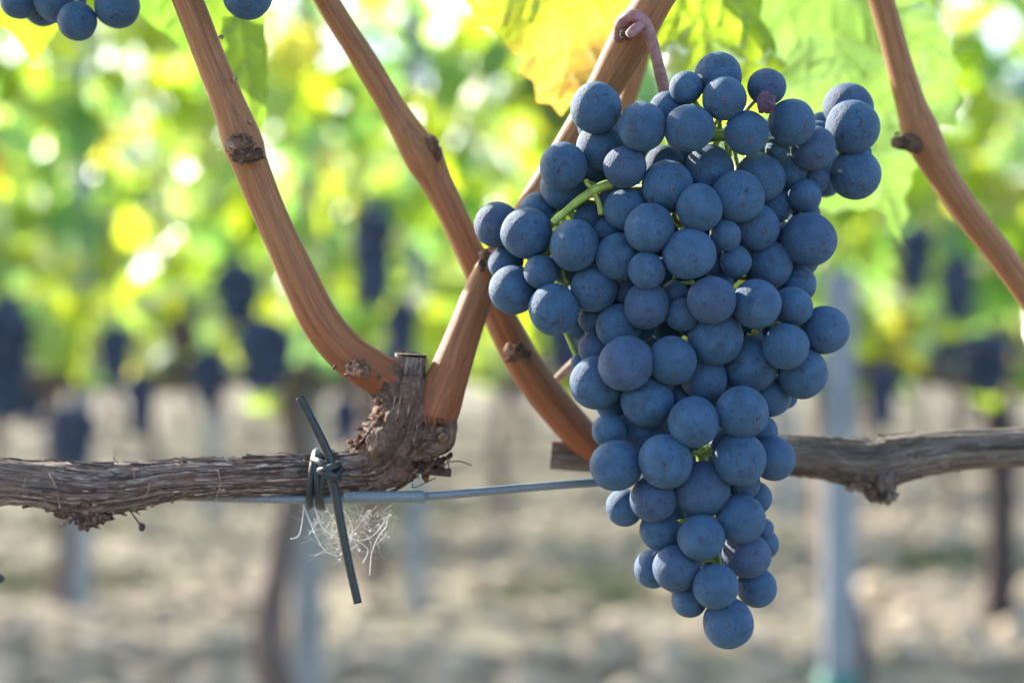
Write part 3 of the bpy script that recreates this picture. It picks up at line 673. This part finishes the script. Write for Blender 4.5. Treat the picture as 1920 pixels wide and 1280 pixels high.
for (u, v, r, l) in ((588, 162, 100, -1), (760, 152, 88, 0), (925, 65, 99, .5), (1055, 165, 102, 1), (1187, 98, 86, 0), (1250, 200, 90, 1), (478, 235, 95, .5), (475, 105, 66, 2), (415, 160, 34, 3), (668, 303, 96, 1),
    (880, 218, 82, 1), (530, 310, 60, 3), (841, 382, 94, -1), (1023, 345, 94, 0), (1130, 285, 76, 3), (1092, 420, 62, 2), (525, 415, 64, 2.5), (650, 412, 95, 2), (735, 530, 99, 0), (1015, 522, 97, 0), (1140, 518, 82, 1.5),
    (550, 545, 94, .5), (873, 632, 102, .5), (690, 670, 87, 1), (1030, 612, 60, 2), (1075, 665, 58, 2.5), (582, 702, 68, 2), (1018, 745, 88, 1), (870, 815, 87, 0), (715, 790, 74, 2), (1040, 880, 88, 1), (1105, 840, 55, 3), (1105, 780, 36, 3),
    (776, 930, 87, 1), (690, 930, 70, 2), (924, 998, 86, 0), (825, 1045, 66, 2), (1078, 1002, 72, 1.5), (971, 1135, 92, 1), (790, 280, 52, 3), (935, 290, 55, 3), (415, 15, 58, 3), (640, 20, 60, 3), (1190, 790 - 500, 40, 3.5)):
    B.append((880 + u / 2, 600 + v / 2, r / 2 * 1.04, l))
def axisx(y):
    return 1290 if y < 600 else 1290 + (y - 600) * .04
cl = empty('grape_cluster', P(1250, 175, .63), 'large sharp cluster of blue black grapes with pale bloom hanging in front', 'grape cluster')
rnd = random.Random(77); placed = []
order = sorted(range(len(B)), key=lambda i: (B[i][3], i))
small = sorted(range(len(B)), key=lambda i: -B[i][2])
for i in order:
    px, py, rr_, l = B[i]; dx = (px - axisx(py)) / 330.0
    y = .604 + .022 * dx * dx + .003 * max(0, l) + (.004 if py > 900 else 0)
    while True:
        c = P(px, py, y); r = rp(rr_, y); ok = True
        for (c2, r2) in placed:
            if (c - c2).length < .90 * (r + r2): ok = False; break
        if ok: break
        y += .0004
    placed.append((c, r)); B[i] = B[i] + (c, r)
print('max depth', max(b[4].y for b in B))
main = set(order[:98])
axis = catmull([P(1246, 170, .640), P(1262, 260, .645), P(1290, 420, .648), P(1300, 620, .648), P(1310, 800, .645), P(1330, 960, .640), P(1350, 1080, .632), P(1362, 1140, .628)], [.0026, .0026, .0024, .0022, .002, .0016, .0012, .0009], 10)
lat = catmull([P(1290, 395, .645), P(1200, 370, .643), P(1130, 348, .638), P(1085, 378, .632), P(1040, 412, .630), P(985, 470, .640)], [.0022, .002, .0018, .0017, .0015, .001], 8)
lat2 = catmull([P(1275, 270, .645), P(1350, 252, .634), P(1430, 262, .64), P(1500, 280, .643), P(1560, 250, .640)], [.0022, .0020, .0016, .0014, .001], 8)
rest = MB(); ped = MB()
def pedicel(c, r):
    best = min(axis[8:] + lat[::2] + lat2, key=lambda s: (s[0] - c).length - .1 * (s[0].z - c.z) + 2 * max(0, c.y + .002 - s[0].y) + max(0, c.z - s[0].z))
    q = best[0]; d = ((q - c) * .6 + Vector((0, (q - c).length, 0))).normalized(); a = c + d * r * .9
    L = (q - a).length
    if L > .0015:
        tube(ped, [q, (q + a) / 2 + Vector((0, .004, .0010)), a, a - d * r * .05], [.0008, .0007, .0010, .0013], 3, 8)
    return -d
for k, i in enumerate(order):
    px, py, rr_, l, c, r = B[i]
    d = pedicel(c, r)
    if k < 98:
        berry(cl, c, r, rnd, d * .8 + Vector((rnd.gauss(0, .35), -.5, rnd.gauss(-.25, .3))))
    else: blob(rest, c, r, 3, .02, 1, k)
# berries at the back and core, hidden from the front
tries = 0; nb = 0
def inside(px, py, r, y):
    rpx = r / (K * y)
    for a in range(12):
        x_, y_ = px + math.cos(a * .5236) * rpx, py + math.sin(a * .5236) * rpx
        if not any((x_ - b[0]) ** 2 + (y_ - b[1]) ** 2 < (b[2] + 9) ** 2 for b in B): return False
    return math.hypot(px - 1085, py - 385) > 75 and math.hypot(px - 1352, py - 262) > 60
while tries < 30000 and nb < 150:
    tries += 1; py = rnd.uniform(230, 1080); w = 260 if py < 500 else 200 - (py - 500) * .27
    px = axisx(py) + rnd.uniform(-w, w); y = rnd.uniform(.63, .69 - (.03 if py > 900 else 0)); r = rnd.uniform(.0050, .007); c = P(px, py, y)
    if inside(px, py, r, y) and all((c - c2).length > .93 * (r + r2) for c2, r2 in placed) and all((c - s[0]).length > r + s[1] for s in axis[::4]):
        placed.append((c, r)); nb += 1; blob(rest, c, r, 3, .02, 1, tries)
o = rest.build('berry', M_BERRY, cl); tag(o, kind='stuff')
for s in (axis, lat, lat2):
    q = s[::4]; 
    if q[-1] is not s[-1]: q.append(s[-1])
    tube(ped, [a[0] for a in q], [a[1] for a in q], 6, 14, lambda c, s_, l, r: r * .08 * n3(c * 2, s_ * 2, l * 200))
# visible side branchlets and bare pedicel stubs
DD = {}
for path, rs, d in (([(1150, 344), (1118, 354), (1088, 374), (1062, 395), (1036, 418)], [10, 9, 8, 7, 7], .6165), ([(1112, 360), (1122, 378), (1128, 402)], [6, 5, 7], .6165), ([(1116, 356), (1102, 346), (1098, 336)], [4, 4, 5], .6165), ([(1330, 252), (1352, 254), (1374, 252)], [11, 11, 11], .622), ([(1436, 256), (1446, 276), (1462, 292)], [4, 4, 5], .618)):
    tube(ped, [P(x, y, d) for x, y in path], [rp(r, d) for r in rs], 6, 14, lambda c, s_, l, r: r * .1 * n3(c * 2, s_ * 2, l * 200))
for path, r in (([(1128, 350), (1140, 375), (1128, 400)], 5), ([(1105, 352), (1100, 340), (1112, 346)], 4), ([(1438, 258), (1452, 280), (1465, 290)], 3), ([(1262, 400), (1268, 415), (1275, 420)], 5),
                ([(1256, 540), (1272, 532), (1298, 530)], 3.5), ([(1272, 530), (1276, 545), (1274, 556)], 3.5), ([(1245, 538), (1258, 530), (1266, 520)], 3), ([(1300, 845), (1312, 850), (1330, 845)], 4), ([(1055, 505), (1058, 520), (1062, 530)], 4),
                ([(1370, 255), (1372, 270), (1368, 290)], 3), ([(1340, 235), (1345, 225), (1350, 215)], 3), ([(1400, 625), (1410, 630), (1415, 622)], 4)):
    d = DD.get(path[0], .622 if path[0][0] < 1200 else .618)
    tube(ped, [P(x, y, d + .002) for x, y in path], [rp(r, d)] * 3, 5, 8)
    blob(ped, P(*path[-1], d + .002), rp(r * 1.5, d), 2, .3, 2, 1)
ped.build('stem_branches', M_GREEN, cl)
mb = MB(); tube(mb, [P(1160, 70, .640), P(1166, 44, .634), P(1186, 30, .630), P(1208, 42, .630), P(1222, 75, .632), P(1234, 120, .635), P(1248, 180, .640), P(1256, 220, .643)], [rp(r, .63) for r in (12, 13, 13, 12, 11, 11, 12, 13)], 8, 20, lambda c, s, l, r: r * .08 * n3(c * 3, s * 3, l * 160))
tube(mb, [P(1205, 45, .629), P(1190, 56, .627), P(1178, 66, .626)], [rp(9, .63), rp(10, .63), rp(8, .63)], 5, 12, lambda c, s, l, r: r * .2 * n3(c * 3, s * 3, l * 260))
mb.build('peduncle', M_PED, cl)
mb = MB(); blob(mb, P(1436, 193, .600), rp(19, .61), 4, .28, 2.2, 4, (1, 1, 1, 1), (.9, .9, 1.1)); o = mb.build('raisin', M_RAISIN, cl); tag(o, 'shrivelled purple berry')

def top_cluster(lab, blist, d, anchor):
    t = empty('grape_cluster', P(*anchor, d + .01), lab, 'grape cluster', 'clusters hanging into the top of the frame')
    rnd = random.Random(int(anchor[0])); pl = []; mb = MB()
    for (x, y, r) in blist:
        yy = d
        while any((P(x, y, yy) - c2).length < .95 * (rp(r, yy) + r2) for c2, r2 in pl): yy += .0005
        pl.append((P(x, y, yy), rp(r, yy))); berry(t, P(x, y, yy), rp(r, yy), rnd)
        tube(mb, [P(x, y - r * .9, yy), P((x + anchor[0]) / 2, y - r * 1.5, yy + .004), P(anchor[0], min(anchor[1], y - 20), d + .012)], [.0008] * 3, 4, 6)
    tube(mb, [P(anchor[0], anchor[1] - 260, d + .012), P(anchor[0], anchor[1] - 60, d + .012), P(anchor[0], anchor[1] + 60, d + .012)], [.002] * 3, 4, 8)
    mb.build('stem_branches', M_GREEN, t)
top_cluster('dark grape cluster cut off by the top left corner', [(145, 40, 37), (112, -6, 50), (220, 12, 42), (35, -2, 37), (82, 10, 40), (170, -70, 46), (60, -75, 46), (250, -80, 46), (115, -130, 45), (200, -150, 44), (20, -140, 44)], .652, (130, -60))
top_cluster('single grape hanging into the top edge right of the left cane', [(465, -8, 46), (420, -90, 42), (510, -95, 44), (465, -150, 44), (400, -170, 40), (530, -180, 42)], .628, (465, -120))

# ------------------------------------------------------------------ near leaves
def big_leaf(outline, depth, veins, base_col, patch, label, name='vine_leaf', tilt=(0, 0), wave=.004, teeth=7, seed=1, mat=None):
    rnd = random.Random(seed); pts = []
    n = len(outline)
    for i in range(n):
        (x0, y0), (x1, y1) = outline[i], outline[(i + 1) % n]; L = math.hypot(x1 - x0, y1 - y0); m = max(1, int(L / 22))
        for k in range(m):
            t = k / m; nx, ny = (y1 - y0) / L, -(x1 - x0) / L; o_ = teeth * (1 if k % 2 else -.6) * rnd.uniform(.4, 1.2)
            pts.append((x0 + (x1 - x0) * t + nx * o_, y0 + (y1 - y0) * t + ny * o_))
    nb_ = len(pts); xs = [p[0] for p in pts]; ys = [p[1] for p in pts]; cx, cy = sum(xs) / nb_, sum(ys) / nb_
    step = 6; gp = []
    for (a, b) in list(veins):
        L = math.hypot(b[0] - a[0], b[1] - a[1]); an = math.atan2(b[1] - a[1], b[0] - a[0])
        for k in range(1, 8):
            t = k / 8.5; x0, y0 = a[0] + (b[0] - a[0]) * t, a[1] + (b[1] - a[1]) * t; l2 = L * .38 * (1 - t * .7); a2 = an + (.85 if k % 2 else -.85)
            veins = veins + [((x0, y0), (x0 + l2 * math.cos(a2), y0 + l2 * math.sin(a2)))]
    y = min(ys)
    while y < max(ys):
        x = min(xs)
        while x < max(xs): gp.append((x + rnd.uniform(-2, 2), y + rnd.uniform(-2, 2))); x += step
        y += step
    V2, E, F, *_ = geometry.delaunay_2d_cdt([Vector(p) for p in pts + gp], [(i, (i + 1) % nb_) for i in range(nb_)], [list(range(nb_))], 1, 1e-4)
    def vd(x, y):
        best = 1e9
        for (a, b) in veins:
            ax, ay, bx, by = *a, *b; L2 = (bx - ax) ** 2 + (by - ay) ** 2; t = max(0, min(1, ((x - ax) * (bx - ax) + (y - ay) * (by - ay)) / L2))
            best = min(best, math.hypot(x - ax - t * (bx - ax), y - ay - t * (by - ay)) / (1.3 - .8 * t))
        return best
    vs, cols = [], []
    for v in V2:
        x, y = v; q = vd(x, y)
        d = depth + tilt[0] * (x - cx) * 1e-4 + tilt[1] * (y - cy) * 1e-4 + wave * n3(x * .008 + seed, y * .008, 0) + .0012 * math.exp(-q * q / 60)
        vs.append(P(x, y, d))
        w = math.exp(-q * q / 11); g = .9 + .25 * n3(x * .02, y * .02, seed)
        f = patch(x, y) if patch else 0
        c = [base_col[i] * (1 - f) + (.25, .125, .06)[i] * f for i in range(3)]
        cols.append(tuple(c[i] * g * (1 - w * .6) + (.05, .075, .03)[i] * w * .6 for i in range(3)) + (1,))
    used_ = [f for f in F]
    mb = MB(); mb.add(vs, used_, None, cols); return tag(mb.build(name, mat or M_BIGLEAF), label, 'leaf')
big_leaf([(1225, -150), (1250, 60), (1300, 200), (1420, 330), (1560, 400), (1640, 385), (1668, 425), (1690, 462), (1700, 400), (1704, 345), (1735, 300), (1768, 285), (1745, 240), (1790, 235), (1800, 190), (1798, 130), (1782, 70), (1755, 20), (1730, -40), (1700, -150)],
         .80, [((1520, -60), (1690, 450)), ((1520, -60), (1785, 120)), ((1520, -60), (1330, 230)), ((1520, -60), (1500, 380)), ((1600, 180), (1740, 230)), ((1570, 90), (1500, 220))],
         (.075, .125, .055), None, 'big pale green leaf behind the upper right of the cluster', tilt=(.3, .5), wave=.010, seed=2, mat=M_PALELEAF)
big_leaf([(1190, -130), (1215, 40), (1250, 150), (1330, 250), (1430, 215), (1475, 120), (1440, 60), (1420, -20), (1400, -130)], .76, [((1300, -100), (1340, 240)), ((1300, -100), (1465, 110)), ((1300, -100), (1240, 120))],
         (.15, .205, .025), lambda x, y: max(0, n3(x * .01, y * .01, 2)) * .2, 'bright yellow green leaf above the top of the cluster', tilt=(-.5, -.6), wave=.008, seed=3)
big_leaf([(850, -140), (862, -10), (890, 45), (935, 62), (960, 95), (985, 108), (975, 135), (1002, 152), (1008, 190), (1050, 214), (1090, 195), (1130, 150), (1170, 90), (1210, 20), (1235, -140)], .745,
         [((1120, -80), (1040, 205)), ((1120, -80), (885, 30)), ((1090, 20), (985, 120))], (.16, .19, .02), lambda x, y: max(0, min(1, (y - 40 + (x - 1000) * .3 + 60 * n3(x * .02, y * .02, 1)) / 70)) * .75,
         'yellowing leaf with orange edge left of the cluster stem', tilt=(.4, -.5), wave=.009, seed=4)
big_leaf([(360, -120), (482, -120), (494, 20), (501, 110), (502, 190), (493, 245), (478, 268), (455, 235), (430, 130), (398, 60)], .725, [((440, -110), (476, 262))],
         (.085, .14, .03), None, 'narrow hanging green leaf just right of the left cane', tilt=(-.3, .2), wave=.002, teeth=2, seed=5)
big_leaf([(-80, -100), (130, -100), (125, 20), (108, 60), (84, 96), (62, 116), (42, 92), (18, 60), (-20, 30), (-80, 20)], .72, [((30, -90), (62, 112)), ((30, -90), (120, 20))],
         (.11, .165, .02), lambda x, y: max(0, min(1, (y - 95) / 20)), 'green leaf with a brown tip in the top left corner', tilt=(.5, .4), wave=.006, teeth=4, seed=6)
big_leaf([(230, -100), (400, -100), (390, 30), (365, 70), (345, 100), (318, 70), (290, 55), (262, 30), (235, 0)], .77, [((320, -90), (345, 95))], (.06, .12, .03), None,
         'mid green leaf behind the upper left cane', tilt=(.5, .2), wave=.006, teeth=5, seed=7)
# unseen leaves added above the picture to shade the fruit, thinned along sun paths
def shade_leaves():
    rnd = random.Random(99); mb = MB()
    n = 0
    suns = [P(x, y, d) for x, y, d in ((740, 760, .64), (690, 840, .64), (300, 870, .64), (500, 870, .64), (100, 880, .64), (1130, 870, .62), (1190, 1060, .62), (1110, 720, .62), (620, 640, .64), (980, 680, .69), (1600, 830, .70), (1230, 980, .62), (520, 430, .64))]
    while n < 150:
        x = rnd.uniform(-.55, .55); y = rnd.uniform(.50, .98); z = H + rnd.uniform(.135, .75)
        if z - H < (y + .05) * 640 * K + .055: continue
        q = Vector((x, y, z))
        if any(((q - s_) - sv * (q - s_).dot(sv)).length < .058 for s_ in suns): continue
        a = rnd.random() * 6.28; el = rnd.gauss(.5, .5)
        add_leaf(mb, q, rnd.uniform(.035, .055), Vector((math.cos(a) * math.cos(el), math.sin(a) * math.cos(el), math.sin(el) + .1)), Vector((rnd.gauss(0, .5), rnd.gauss(0, .5), -1)), leaf_colour(rnd), rnd); n += 1
    mb.build('foliage', M_LEAF, vine)
shade_leaves()
